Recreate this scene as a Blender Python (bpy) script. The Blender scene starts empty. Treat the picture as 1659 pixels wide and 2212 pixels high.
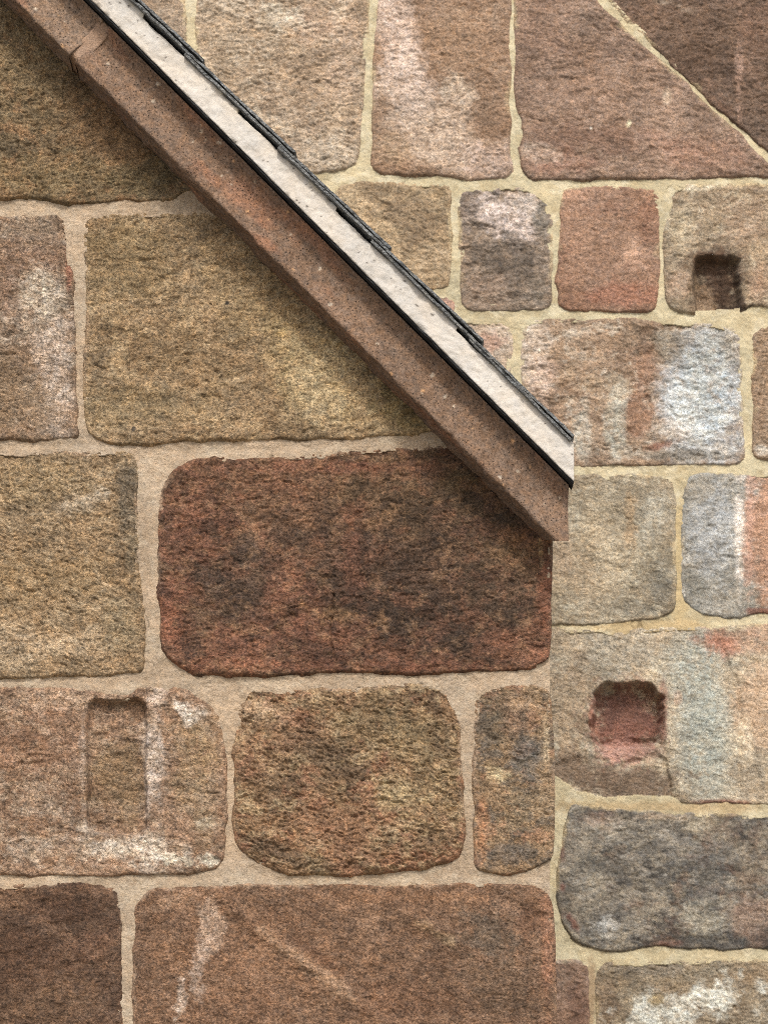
import bpy, math
import numpy as np
from math import radians

# ------------------------------------------------------------------ camera, sky, sun, exposure
S = bpy.context.scene
C = S.collection
D = 6500.0          # camera to gable wall, mm
H = 1600.0          # lens height below the middle of the picture, mm
CU, CV = 829.5, 1106.0
cam_d = bpy.data.cameras.new('camera'); cam = bpy.data.objects.new('camera', cam_d); C.objects.link(cam)
cam.location = (0, -D/1000, -H/1000); cam.rotation_euler = (radians(90), 0, 0)
cam_d.sensor_fit = 'HORIZONTAL'; cam_d.sensor_width = 24.0
cam_d.lens = 24.0*D/1659.0
cam_d.shift_y = H/1659.0
cam_d.clip_start = 0.1; cam_d.clip_end = 1000
cam_d.dof.use_dof = True; cam_d.dof.focus_distance = D/1000; cam_d.dof.aperture_fstop = 6.3
S.camera = cam

SUN_EL, SUN_AZ = 46.0, 4.0       # azimuth: degrees to the right of straight in front of the wall
W = bpy.data.worlds.new('World'); S.world = W; W.use_nodes = True
nt = W.node_tree
sky = nt.nodes.new('ShaderNodeTexSky'); sky.sky_type = 'NISHITA'; sky.sun_disc = False
sky.sun_elevation = radians(SUN_EL); sky.sun_rotation = radians(180 - SUN_AZ)
sky.dust_density = 4.0; sky.air_density = 1.0; sky.ozone_density = 0.6
bg = nt.nodes['Background']; bg.inputs['Strength'].default_value = 0.12
nt.links.new(sky.outputs[0], bg.inputs['Color'])
sl = bpy.data.lights.new('sun', 'SUN'); sl.energy = 1.5; sl.angle = radians(8); sl.color = (1.0, 0.95, 0.88)
so = bpy.data.objects.new('sun', sl); C.objects.link(so)
from mathutils import Vector
sd = Vector((math.sin(radians(SUN_AZ))*math.cos(radians(SUN_EL)), -math.cos(radians(SUN_AZ))*math.cos(radians(SUN_EL)), math.sin(radians(SUN_EL))))
so.rotation_euler = sd.to_track_quat('Z', 'Y').to_euler(); so.location = sd*20
S.view_settings.view_transform = 'Standard'; S.view_settings.look = 'None'
S.view_settings.gamma = 1.0; S.view_settings.exposure = 0.84; S.view_settings.use_curve_mapping = False
S.cycles.max_bounces = 5; S.cycles.diffuse_bounces = 3; S.cycles.use_denoising = False; S.cycles.filter_width = 0.85

# ------------------------------------------------------------------ helpers
def P(u, v, y):
    """picture position at depth y (mm behind the gable wall) -> metres"""
    s = (D + y)/D
    return (u - CU)*s/1000, y/1000, (-H + (H + CV - v)*s)/1000

def hsh(ix, iy, seed):
    n = (ix.astype(np.int64)*374761393 + iy.astype(np.int64)*668265263 + seed*974634777) & 0xffffffff
    n = ((n ^ (n >> 13))*1274126177) & 0xffffffff
    n = ((n ^ (n >> 15))*2246822519) & 0xffffffff
    return ((n ^ (n >> 16)) & 0xffffff)/float(0xffffff)*2 - 1

def vn(x, y, wl, seed):
    x = x/wl; y = y/wl
    ix = np.floor(x); iy = np.floor(y); fx = x - ix; fy = y - iy
    fx = fx*fx*fx*(fx*(fx*6 - 15) + 10); fy = fy*fy*fy*(fy*(fy*6 - 15) + 10)
    a = hsh(ix, iy, seed); b = hsh(ix + 1, iy, seed); c = hsh(ix, iy + 1, seed); d = hsh(ix + 1, iy + 1, seed)
    return (a + (b - a)*fx)*(1 - fy) + (c + (d - c)*fx)*fy

def fbm(x, y, wl, octv, seed, gain=0.5):
    t = 0; a = 1.0; n = 0
    for k in range(octv):
        ca, sa = math.cos(0.6*k + seed), math.sin(0.6*k + seed)
        t = t + a*vn(x*ca - y*sa, x*sa + y*ca, wl, seed*17 + k*3 + 1); n += a
        a *= gain; wl /= 2.03
    return t/n*1.5

def sst(a, b, x):
    t = np.clip((x - a)/(b - a), 0, 1); return t*t*(3 - 2*t)

def chaikin(p, n):
    p = np.array(p, float)
    for _ in range(n):
        q = np.roll(p, -1, 0)
        p = np.stack([p*0.78 + q*0.22, p*0.22 + q*0.78], 1).reshape(-1, 2)
    return p

def sdf(poly, x, y):
    """signed distance, positive inside"""
    d = np.full(x.shape, 1e12); ins = np.zeros(x.shape, bool)
    n = len(poly)
    for i in range(n):
        ax, ay = poly[i]; bx, by = poly[(i + 1) % n]
        ex, ey = bx - ax, by - ay; L = ex*ex + ey*ey
        if L < 1e-9: continue
        wx = x - ax; wy = y - ay
        t = np.clip((wx*ex + wy*ey)/L, 0, 1)
        dx = wx - t*ex; dy = wy - t*ey
        d = np.minimum(d, dx*dx + dy*dy)
        if abs(by - ay) > 1e-9:
            c = ((ay > y) != (by > y)) & (x < ex*(y - ay)/(by - ay) + ax)
            ins ^= c
    d = np.sqrt(d)
    return np.where(ins, d, -d)

def linedist(pts, x, y):
    d = np.full(x.shape, 1e9)
    for (ax, ay), (bx, by) in zip(pts[:-1], pts[1:]):
        ex, ey = bx - ax, by - ay; L = ex*ex + ey*ey
        t = np.clip(((x - ax)*ex + (y - ay)*ey)/L, 0, 1)
        d = np.minimum(d, np.hypot(x - ax - t*ex, y - ay - t*ey))
    return d

def lin(c):
    c = np.array(c, float)/255.0
    g = c @ np.array([.3, .59, .11]); c = g + (c - g)*0.84
    return np.where(c <= 0.04045, c/12.92, ((c + 0.055)/1.055)**2.4)

def make_mesh(name, verts, faces, mat, parent=None, col=None, smooth=True):
    me = bpy.data.meshes.new(name)
    v = np.asarray(verts, np.float32); 
    f = np.asarray(faces, np.int32)
    me.vertices.add(len(v)); me.vertices.foreach_set('co', v.ravel())
    me.loops.add(f.size); me.loops.foreach_set('vertex_index', f.ravel())
    me.polygons.add(len(f)); me.polygons.foreach_set('loop_start', np.arange(0, f.size, f.shape[1], dtype=np.int32))
    me.polygons.foreach_set('loop_total', np.full(len(f), f.shape[1], np.int32))
    me.polygons.foreach_set('use_smooth', np.full(len(f), smooth, bool))
    me.update(calc_edges=True)
    if col is not None:
        a = me.color_attributes.new('tint', 'FLOAT_COLOR', 'POINT')
        c4 = np.ones((len(v), 4), np.float32); c4[:, :3] = col
        a.data.foreach_set('color', c4.ravel())
    me.materials.append(mat)
    o = bpy.data.objects.new(name, me); C.objects.link(o)
    if parent is not None: o.parent = parent
    return o

# ------------------------------------------------------------------ materials
def rock_material(name, grain=0.5, scale=1.0, bump=0.5, warm=0.25, rough=0.92, speck=0.0, flat=None):
    m = bpy.data.materials.new(name); m.use_nodes = True
    t = m.node_tree; N = t.nodes; L = t.links
    b = N['Principled BSDF']; b.inputs['Roughness'].default_value = rough
    b.inputs['Specular IOR Level'].default_value = 0.25
    tc = N.new('ShaderNodeTexCoord')
    if flat is None:
        a = N.new('ShaderNodeAttribute'); a.attribute_name = 'tint'; src = a.outputs['Color']
    else:
        a = N.new('ShaderNodeRGB'); a.outputs[0].default_value = (*lin(flat), 1); src = a.outputs[0]
    def noise(sc, det, ro=0.6):
        n = N.new('ShaderNodeTexNoise'); n.inputs['Scale'].default_value = sc*scale
        n.inputs['Detail'].default_value = det; n.inputs['Roughness'].default_value = ro
        L.new(tc.outputs['Object'], n.inputs['Vector']); return n
    def rng(s, a0, a1, b0, b1):
        r = N.new('ShaderNodeMapRange'); L.new(s, r.inputs[0])
        for i, q in enumerate((a0, a1, b0, b1)): r.inputs[i + 1].default_value = q
        return r.outputs[0]
    def mul(c, f):
        x = N.new('ShaderNodeVectorMath'); x.operation = 'SCALE'; L.new(c, x.inputs[0]); L.new(f, x.inputs['Scale']); return x.outputs[0]
    n1 = noise(190, 3, 0.7); n2 = noise(55, 4)
    c = mul(src, rng(n1.outputs['Fac'], 0.32, 0.68, 1 - grain, 1 + grain))
    c = mul(c, rng(n2.outputs['Fac'], 0.3, 0.7, 1 - grain*0.55, 1 + grain*0.55))
    # warm / cool mineral mottling
    n3 = noise(75, 3)
    mx = N.new('ShaderNodeMix'); mx.data_type = 'RGBA'; mx.blend_type = 'MULTIPLY'
    mx.inputs[0].default_value = 1.0
    cr = N.new('ShaderNodeValToRGB'); L.new(n3.outputs['Fac'], cr.inputs[0])
    cr.color_ramp.elements[0].position = 0.34; cr.color_ramp.elements[1].position = 0.66
    cr.color_ramp.elements[0].color = (1 - warm*0.6, 1, 1 + warm*0.7, 1)
    cr.color_ramp.elements[1].color = (1 + warm*0.5, 1, 1 - warm*0.7, 1)
    L.new(c, mx.inputs[6]); L.new(cr.outputs[0], mx.inputs[7]); c = mx.outputs[2]
    if speck > 0:        # open pits and pale grains
        vo = N.new('ShaderNodeTexVoronoi'); vo.inputs['Scale'].default_value = 150*scale; L.new(tc.outputs['Object'], vo.inputs['Vector'])
        sp = rng(vo.outputs['Distance'], 0.10, 0.30, 1 - speck, 1.0)
        c = mul(c, sp)
    L.new(c, b.inputs['Base Color'])
    bn = noise(260, 4, 0.75)
    bp = N.new('ShaderNodeBump'); bp.inputs['Strength'].default_value = bump; bp.inputs['Distance'].default_value = 0.010
    L.new(bn.outputs['Fac'], bp.inputs['Height']); L.new(bp.outputs[0], b.inputs['Normal'])
    return m

M_STONE = rock_material('weathered_sandstone', grain=0.62, bump=1.0, warm=0.09)
M_REAR = rock_material('rear_sandstone', grain=0.42, bump=0.8, warm=0.08)
M_MORT = rock_material('lime_mortar', grain=0.18, bump=0.6, warm=0.05, speck=0.15)
M_RMORT = rock_material('yellow_lime_mortar', grain=0.10, bump=0.4, warm=0.04)
M_MOULD = rock_material('dressed_red_sandstone', grain=0.42, bump=0.6, warm=0.12, speck=0.8, scale=0.9)
M_FILL = rock_material('pale_verge_mortar', grain=0.06, bump=0.3, warm=0.03, scale=0.5)
M_SLATE = rock_material('dark_slate', grain=0.7, bump=1.0, warm=0.05, rough=0.6, flat=(118, 121, 121), scale=0.8)
M_BLACK = rock_material('shadow_black_slate', grain=0.3, bump=0.6, warm=0.03, rough=0.7, flat=(34, 37, 39), scale=0.8)  # undercloak slate, coloured near black to paint the shadow gap under the mortar
M_GROUND = rock_material('paving', grain=0.2, bump=0.3, flat=(150, 138, 120), scale=0.1)

def empty(name, loc, label, cat):
    o = bpy.data.objects.new(name, None); C.objects.link(o); o.location = loc
    o['label'] = label; o['category'] = cat; return o

def keep(child, parent):
    child.parent = parent
    child.matrix_parent_inverse = parent.matrix_basis.inverted()

# ------------------------------------------------------------------ ground
GZ = -3.25
gx = np.array([[-300, -300, GZ], [300, -300, GZ], [300, 300, GZ], [-300, 300, GZ]])
g = make_mesh('ground', gx, [[0, 1, 2, 3]], M_GROUND, smooth=False); g['kind'] = 'structure'

PITCH = 2.15
MOTTLE = {15: [((136, 90, 68), 60, .15, .5), ((52, 45, 40), 110, .2, .6), ((48, 42, 38), 40, .35, .55), ((150, 118, 88), 34, .42, .5)],
          37: [((58, 54, 50), 60, .18, .7), ((166, 148, 118), 45, .3, .55), ((120, 88, 66), 80, .4, .5)],
          27: [((62, 54, 48), 50, .22, .6), ((170, 146, 122), 40, .35, .4)],
          18: [((84, 82, 76), 40, .25, .6), ((176, 122, 82), 50, .3, .5)],
          17: [((84, 64, 46), 55, .22, .55), ((150, 94, 62), 60, .3, .5), ((176, 148, 102), 40, .35, .5)],
          16: [((116, 86, 62), 60, .25, .4), ((186, 160, 130), 40, .38, .4)],
          14: [((94, 78, 56), 60, .25, .5), ((178, 154, 118), 45, .35, .45)],
          13: [((104, 84, 54), 70, .2, .45), ((172, 146, 102), 55, .32, .4)],
          11: [((82, 66, 44), 70, .2, .5), ((148, 104, 66), 50, .35, .5)],
          12: [((108, 84, 66), 70, .25, .4), ((196, 176, 158), 40, .4, .4)],
          19: [((74, 54, 44), 60, .2, .45), ((142, 110, 86), 50, .38, .4)],
          20: [((100, 74, 58), 70, .25, .4), ((176, 136, 106), 45, .4, .35)],
          22: [((116, 94, 74), 60, .2, .5), ((206, 184, 156), 50, .3, .5)],
          23: [((130, 100, 74), 50, .2, .45), ((196, 170, 140), 40, .4, .3)],
          24: [((110, 80, 64), 60, .25, .4), ((186, 148, 124), 45, .38, .4)],
          25: [((82, 62, 50), 60, .2, .5), ((150, 114, 92), 45, .38, .4)],
          26: [((100, 80, 60), 50, .2, .5)], 28: [((134, 92, 70), 50, .28, .45)],
          29: [((128, 100, 78), 50, .25, .4), ((200, 178, 150), 45, .35, .4)],
          32: [((120, 90, 68), 50, .22, .5), ((206, 190, 168), 40, .32, .45)],
          34: [((130, 112, 84), 60, .22, .4), ((200, 184, 152), 45, .35, .4)],
          35: [((112, 108, 98), 50, .22, .4), ((196, 196, 190), 40, .35, .4)],
          36: [((124, 102, 78), 60, .22, .45), ((184, 166, 136), 50, .35, .4)],
          39: [((110, 90, 70), 50, .22, .5)], 38: [((104, 78, 64), 40, .25, .5)],
          40: [((124, 102, 80), 90, .3, .35), ((186, 166, 140), 60, .35, .4)],
          50: [((146, 124, 82), 80, .3, .5), ((206, 194, 164), 50, .35, .4)]}
GAIN = {11: [1.33, 1.35, 1.28], 12: [1.27, 1.28, 1.18], 13: [1.45, 1.42, 1.4], 14: [1.41, 1.38, 1.32], 15: [1.36, 1.24, 1.09], 16: [1.23, 1.23, 1.21], 17: [1.41, 1.44, 1.47], 18: [1.14, 1.15, 1.17], 19: [1.09, 1.03, 0.93], 20: [1.08, 1.03, 0.92], 40: [1.1, 1.18, 1.19], 22: [1.28, 1.34, 1.36], 23: [1.05, 1.02, 1.01], 24: [1.0, 1.05, 1.03], 25: [1.05, 1.06, 1.03], 26: [1.36, 1.41, 1.41], 27: [1.33, 1.38, 1.43], 28: [1.13, 1.12, 1.06], 29: [1.2, 1.27, 1.23], 31: [1.53, 1.78, 1.78], 32: [1.17, 1.22, 1.22], 34: [1.05, 1.11, 1.15], 35: [1.31, 1.31, 1.28], 36: [1.5, 1.64, 1.72], 37: [1.15, 1.22, 1.32], 39: [1.09, 1.16, 1.18], 50: [1.04, 1.09, 1.13], 61: [0.8, 0.76, 0.69], 62: [0.76, 0.71, 0.64], 63: [0.9, 0.9, 0.9]}

def stained(u, v, base, stains, seed):
    col = np.empty(u.shape + (3,)); col[:] = lin(base)
    lum = fbm(u, v, 170, 4, seed + 5)*0.16 + fbm(u, v*1.5, 38, 3, seed + 6)*0.16
    col *= (1 + lum)[..., None]
    hue = fbm(u, v, 70, 4, seed + 9)
    col[..., 0] *= 1 + 0.05*hue; col[..., 2] *= 1 - 0.06*hue
    crust = fbm(u, v, 11, 3, seed + 19, .75)
    for i, (c, wl, th, k) in enumerate(MOTTLE.get(seed, ())):
        mm = (sst(th - .2, th + .2, fbm(u, v*1.35, wl, 5, seed + 200 + i*7, .66) + crust*.28)*k)[..., None]
        col = col*(1 - mm) + lin(c)*mm
    for i, st in enumerate(stains):
        cu, cv, ru, rv, ang, c, k = st[:7]
        na = st[7] if len(st) > 7 else 0.5
        wl = st[8] if len(st) > 8 else 60
        ca, sa = math.cos(radians(ang)), math.sin(radians(ang))
        du, dv = u - cu, v - cv
        a = (du*ca + dv*sa)/ru; b = (-du*sa + dv*ca)/rv
        r = np.sqrt(a*a + b*b) + fbm(u, v, wl, 5, seed*3 + i*11 + 2, 0.62)*na
        m = sst(1.25, 0.45, r + crust*0.22)*k
        if sum(c) > sum(base): m = m*(0.78 + 0.5*crust)
        m = np.clip(m, 0, 1)[..., None]
        tc = lin(c)*0.95 + lin(base)*0.05
        col = col*(1 - m) + tc*m*(1 + lum*0.8)[..., None]
    for i, (c, wl, th, k) in enumerate(MOTTLE.get(seed, ()) if seed in (15, 16, 37) else ()):
        mm = (sst(th - .2, th + .2, fbm(u, v*1.35, wl, 5, seed + 300 + i*7, .66) + crust*.28)*k*.6)[..., None]
        col = col*(1 - mm) + lin(c)*mm
    g = (col @ np.array([.3, .59, .11]))[..., None]; col = g + (col - g)*0.87
    return np.clip(col*np.array(GAIN.get(seed, (1, 1, 1))), 0.004, 0.9)

def grid_faces(mask):
    """faces and compact ids for a vertex mask on a grid"""
    ids = -np.ones(mask.shape, np.int64); ids[mask] = np.arange(mask.sum())
    a, b, c, d = ids[:-1, :-1], ids[1:, :-1], ids[1:, 1:], ids[:-1, 1:]
    ok = (a >= 0) & (b >= 0) & (c >= 0) & (d >= 0)
    return np.stack([a[ok], b[ok], c[ok], d[ok]], 1)

def skirt(verts, faces, col, back_y, rings, bulge=0.0):
    """extend the rim straight back to depth back_y (m) so the block has its thickness"""
    e = np.concatenate([faces[:, [i, (i + 1) % 4]] for i in range(4)])
    key = np.sort(e, 1); key = key[:, 0]*10**7 + key[:, 1]
    un, inv, cnt = np.unique(key, return_inverse=True, return_counts=True)
    be = e[cnt[inv.ravel()] == 1]
    bv = np.unique(be); m = {int(k): i for i, k in enumerate(bv)}
    nb = len(bv); V = [verts]; Cc = [col]; base = len(verts)
    i0 = be[:, 0]; i1 = be[:, 1]; r0 = np.array([m[int(k)] for k in i0]); r1 = np.array([m[int(k)] for k in i1])
    F = [faces]; prev0, prev1 = i0, i1
    for k in range(1, rings + 1):
        nv = verts[bv].copy(); t = k/rings
        nv[:, 1] = nv[:, 1]*(1 - t) + back_y*t
        V.append(nv); Cc.append(col[bv])
        n0 = base + (k - 1)*nb + r0; n1 = base + (k - 1)*nb + r1
        F.append(np.stack([prev1, prev0, n0, n1], 1)); prev0, prev1 = n0, n1
    return np.concatenate(V), np.concatenate(F), np.concatenate(Cc)

class Wall:
    def __init__(s, y, u0, u1, v0, v1, mort, back, smat, p=PITCH):
        s.p = p
        s.y, s.u0, s.v0, s.mort, s.back, s.smat = y, u0, v0, mort, back, smat
        s.nu = int((u1 - u0)/s.p) + 1; s.nv = int((v1 - v0)/s.p) + 1
        s.D = np.full((s.nv, s.nu), -999.0)
    def stone(s, poly, base, seed, stains=(), carve=(), label=None, proud=4.8, R=8.5, rough=1.0, tilt=3.5, parent=None,
              thick=None, mat=None, edge=3.8, aniso=0.0):
        poly = chaikin(poly, 2)
        u_lo = max(s.u0, poly[:, 0].min() - 16); u_hi = poly[:, 0].max() + 16
        v_lo = max(s.v0, poly[:, 1].min() - 16); v_hi = poly[:, 1].max() + 16
        i0 = int((u_lo - s.u0)/s.p); i1 = min(s.nu, int((u_hi - s.u0)/s.p) + 1)
        j0 = int((v_lo - s.v0)/s.p); j1 = min(s.nv, int((v_hi - s.v0)/s.p) + 1)
        uu = s.u0 + np.arange(i0, i1)*s.p; vv = s.v0 + np.arange(j0, j1)*s.p
        u, v = np.meshgrid(uu, vv)
        d0 = sdf(poly, u, v)
        if thick: d0 = d0 + (fbm(v, v*0, 90, 4, seed + 91, .6)*2.6 - 1.5)*sst(1120, 1180, u)
        d = d0 + (3.0 if s.y < 1 else 1.8) + fbm(u, v, 42, 4, seed + 31)*edge
        s.D[j0:j1, i0:i1] = np.maximum(s.D[j0:j1, i0:i1], d)
        # relief
        e = np.clip(1 - d/R, 0, 1)
        h = proud - (proud + 1.5 - tilt*0.3)*(1 - np.sqrt(np.clip(1 - e**2.2, 0, 1))) - np.clip(-d, 0, 30)*2.6
        vc = (poly[:, 1].min() + poly[:, 1].max())/2; hh = max(1, (poly[:, 1].max() - poly[:, 1].min())/2)
        h += tilt*np.clip((v - vc)/hh, -1, 1)
        inn = sst(-2, 14, d)
        big = fbm(u, v, 150, 3, seed + 1)*4.0
        an = aniso if aniso else (0.45 if seed % 2 else -0.35)
        wu = u + fbm(u, v, 45, 3, seed + 41)*11; wv = v + fbm(u, v, 45, 3, seed + 42)*9
        au = wu + an*wv
        med = fbm(au, wv*1.5, 40, 3, seed + 2)*2.2
        r1 = np.abs(fbm(au*.7, wv*1.5, 40, 3, seed + 4, .6)); r2 = np.abs(fbm(au*.8, wv*1.6, 15, 3, seed + 3, .7))
        kk = (seed*37 % 11)/11.0
        rg = (0.5 - r1)*(2.0 + 4.5*kk) + (0.45 - r2)*(2.6 - 1.8*kk)
        fin = fbm(au*.75, wv*1.5, 7.0, 2, seed + 8, .8)*(1.6 + 0.8*(1 - kk))
        h += (big + med + rg + fin)*rough*(0.35 + 0.65*inn)
        for cv_ in carve:
            if cv_[0] == 'box':
                _, cu, cw, hw, hh2, dep, rr, soft = cv_[:8]
                wob = fbm(u, v, 40, 4, seed + 77, .55)*(cv_[8] if len(cv_) > 8 else 4)
                qx = np.abs(u - cu) - hw + rr; qy = np.abs(v - cw) - hh2 + rr
                sd_ = np.hypot(np.maximum(qx, 0), np.maximum(qy, 0)) + np.minimum(np.maximum(qx, qy), 0) - rr + wob
                h -= dep*sst(soft, -soft, sd_)
            elif cv_[0] == 'line':
                _, pts, w, dep = cv_
                ld = linedist(pts, u + fbm(u, v, 18, 3, seed + 51)*3, v)
                h -= dep*np.exp(-(ld/w)**2)
            elif cv_[0] == 'step':       # flaked patch: everything inside the outline sits deeper
                _, pts, dep, soft = cv_
                sd_ = sdf(chaikin(pts, 2), u, v) + fbm(u, v, 30, 4, seed + 61)*7
                h -= dep*sst(-soft, soft, sd_)
        lim = np.where((u > 1160) & (s.y < 1), -1.5, -9.0)
        mask = d0 > lim
        k = (D + s.y)/D
        dd = np.where(mask, d0, 0)
        gy, gx_ = np.gradient(d0, s.p); gn = np.hypot(gx_, gy) + 1e-6
        rim = mask & (d0 < lim + s.p*1.2)
        pu = np.where(rim, u - (d0 - lim)*gx_/gn, u); pv = np.where(rim, v - (d0 - lim)*gy/gn, v)
        x, yy, z = P(pu, pv, s.y)
        verts = np.stack([x[mask], (s.y - h[mask])/1000, z[mask]], 1)
        col = stained(u, v, base, stains, seed)
        # mortar smeared over the arrises
        sm = sst(10, 3, d + fbm(u, v, 20, 3, seed + 55)*5)*sst(.0, .5, fbm(u, v, 75, 3, seed + 56))*sst(vc + hh*.9, vc - hh*.2, v)
        mc = lin((176, 148, 120)) if s.y < 1 else lin((196, 176, 134))
        col = (col*(1 - .7*sm[..., None]) + mc*.7*sm[..., None])[mask]
        F = grid_faces(mask)
        verts, F, col = skirt(verts, F, col, (s.y + (thick or s.back))/1000, 10 if thick else 2)
        o = make_mesh('stone_block', verts, F, mat or s.smat, None, col)
        if label: o['label'] = label
        if parent: keep(o, parent)
        return o
    def mortar(s, parent, clip, base, seed, level=0.0, name='mortar', stains=()):
        u, v = np.meshgrid(s.u0 + np.arange(s.nu)*s.p, s.v0 + np.arange(s.nv)*s.p)
        d = s.D
        h = level + fbm(u, v, 60, 3, seed)*2.4 + fbm(u, v, 20, 4, seed + 1, .8)*2.0 + sst(-22, 0, d)*1.5
        crk = sst(.02, .0, np.abs(fbm(u, v, 130, 4, seed + 3)))*sst(.15, .4, fbm(u, v, 170, 2, seed + 4))
        h = h - crk*2.2
        h = h + fbm(u, v, 140, 2, seed + 6)*1.6
        mask = (d < 12) & clip(u, v)
        x, yy, z = P(u, v, s.y)
        edge_drop = 0
        verts = np.stack([x[mask], (s.y - h[mask])/1000, z[mask]], 1)
        col = stained(u, v, base, stains, seed)
        col = lin(base)*np.array(GAIN.get(seed, (1, 1, 1)))*0.35 + col*0.65
        col = col*(1 - .45*crk[..., None])
        col = col[mask]
        F = grid_faces(mask)
        verts, F, col = skirt(verts, F, col, (s.y + (300 if s.y < 1 else 96))/1000, 4)
        o = make_mesh(name, verts, F, M_MORT if s.y < 1 else M_RMORT, None, col)
        keep(o, parent); return o

# ------------------------------------------------------------------ gabled building
bld = empty('gabled_building', (0, 0, GZ), 'low gabled building in front, slate edged roof sloping down right over big sandstone blocks', 'building')
FW = Wall(0.0, -420, 1216, -170, 2330, 0, 160, M_STONE)
def core(name, pts, y0, y1, mat, parent, col):
    n = len(pts); v = [(px, y0, pz) for px, pz in pts] + [(px, y1, pz) for px, pz in pts]
    import bmesh
    bm = bmesh.new(); vs = [bm.verts.new(q) for q in v]
    bm.faces.new(vs[:n]); bm.faces.new(vs[n:][::-1])
    for i in range(n): bm.faces.new([vs[i], vs[i + n], vs[(i + 1) % n + n], vs[(i + 1) % n]])
    bmesh.ops.recalc_face_normals(bm, faces=bm.faces)
    me = bpy.data.meshes.new(name); bm.to_mesh(me); bm.free()
    a = me.color_attributes.new('tint', 'FLOAT_COLOR', 'POINT')
    for q in a.data: q.color = (*lin(col), 1)
    me.materials.append(mat); o = bpy.data.objects.new(name, me); C.objects.link(o); keep(o, parent); return o
wall = core('wall', [(-1.4, GZ), (0.356, GZ), (0.356, -0.056), (-1.4, 1.70)], 0.03, 1.24, M_MORT, bld, (160, 134, 108))

PALE = (206, 190, 172); WHT = (222, 214, 200); BLK = (66, 56, 48)
F = lambda *a, **k: FW.stone(*a, parent=wall, **k)
F([(-400, -170), (-400, 432), (0, 430), (75, 427), (130, 435), (185, 438), (250, 432), (335, 430), (372, 424), (395, 414), (455, 405), (430, 360), (-80, -150), (-100, -170)],
  (118, 95, 66), 11, [(250, 290, 150, 90, 30, (128, 92, 58), .6), (40, 150, 160, 120, 0, (112, 92, 62), .5), (330, 380, 120, 50, 0, (104, 88, 58), .6), (120, 380, 160, 60, 0, (138, 114, 74), .5)],
  rough=1.1, label='olive brown pitted block tucked under the upper roof slope')
F([(-400, 470), (30, 467), (100, 464), (128, 470), (144, 495), (152, 550), (157, 620), (158, 700), (162, 800), (166, 900), (165, 935), (155, 945), (75, 947), (0, 949), (-400, 952)],
  (134, 107, 86), 12, [(40, 560, 110, 110, 0, (150, 112, 92), .6), (60, 500, 90, 40, 0, (156, 136, 118), .5), (95, 640, 55, 60, 0, PALE, .8, .6, 45), (122, 790, 42, 150, 0, (204, 182, 170), .6, .7, 40), (15, 860, 90, 90, 0, (132, 106, 80), .6),
   (150, 590, 9, 60, 0, (150, 88, 66), .7), (110, 900, 50, 40, 0, (170, 144, 124), .6)],
  [('line', [(-60, 772), (30, 765)], 4, 5), ('line', [(-60, 880), (35, 868)], 4, 3)], rough=.85, label='pinkish block with chalky white staining on its right side')
F([(182, 482), (196, 466), (260, 462), (340, 462), (430, 458), (500, 462), (570, 500), (960, 890), (990, 922), (930, 928), (870, 938), (760, 943), (620, 948), (520, 947), (452, 946), (380, 953), (320, 957), (240, 957), (215, 950), (190, 928), (181, 876), (182, 785), (190, 706), (189, 600), (183, 540)],
  (138, 113, 78), 13, [(270, 560, 110, 80, 0, (118, 98, 62), .7), (560, 640, 150, 100, 35, (150, 124, 80), .6), (700, 800, 150, 110, 40, (160, 138, 90), .7), (690, 830, 60, 90, 10, (178, 160, 118), .5, .7, 30), (400, 780, 130, 70, 0, (126, 100, 64), .6),
   (300, 880, 140, 50, 0, (132, 112, 74), .5), (880, 870, 70, 60, 40, (122, 106, 60), .7), (491, 655, 5, 6, 0, (40, 42, 44), .95, .3, 9), (290, 928, 5, 6, 0, (46, 44, 42), .9, .3, 9), (610, 720, 12, 10, 0, (196, 164, 96), .6)],
  rough=1.0, label='large olive sandstone block under the middle of the verge')
F([(-400, 982), (0, 979), (100, 977), (200, 978), (270, 972), (290, 980), (297, 1010), (294, 1060), (299, 1120), (297, 1185), (301, 1260), (309, 1311), (311, 1400), (310, 1442), (300, 1452), (200, 1457), (100, 1460), (0, 1464), (-400, 1468)],
  (138, 114, 82), 14, [(60, 1040, 140, 60, 0, (156, 130, 88), .6), (275, 1080, 30, 90, 0, (98, 90, 76), .7), (285, 1200, 20, 60, 0, (96, 88, 70), .6), (100, 1250, 160, 60, 0, (138, 110, 70), .6), (190, 1080, 60, 20, -20, (176, 160, 136), .6, .8, 30),
   (60, 1400, 200, 50, 0, (164, 144, 116), .5), (260, 1350, 50, 70, 0, (132, 116, 86), .6)],
  rough=1.1, label='olive buff block at the left of the fourth course down')
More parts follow.
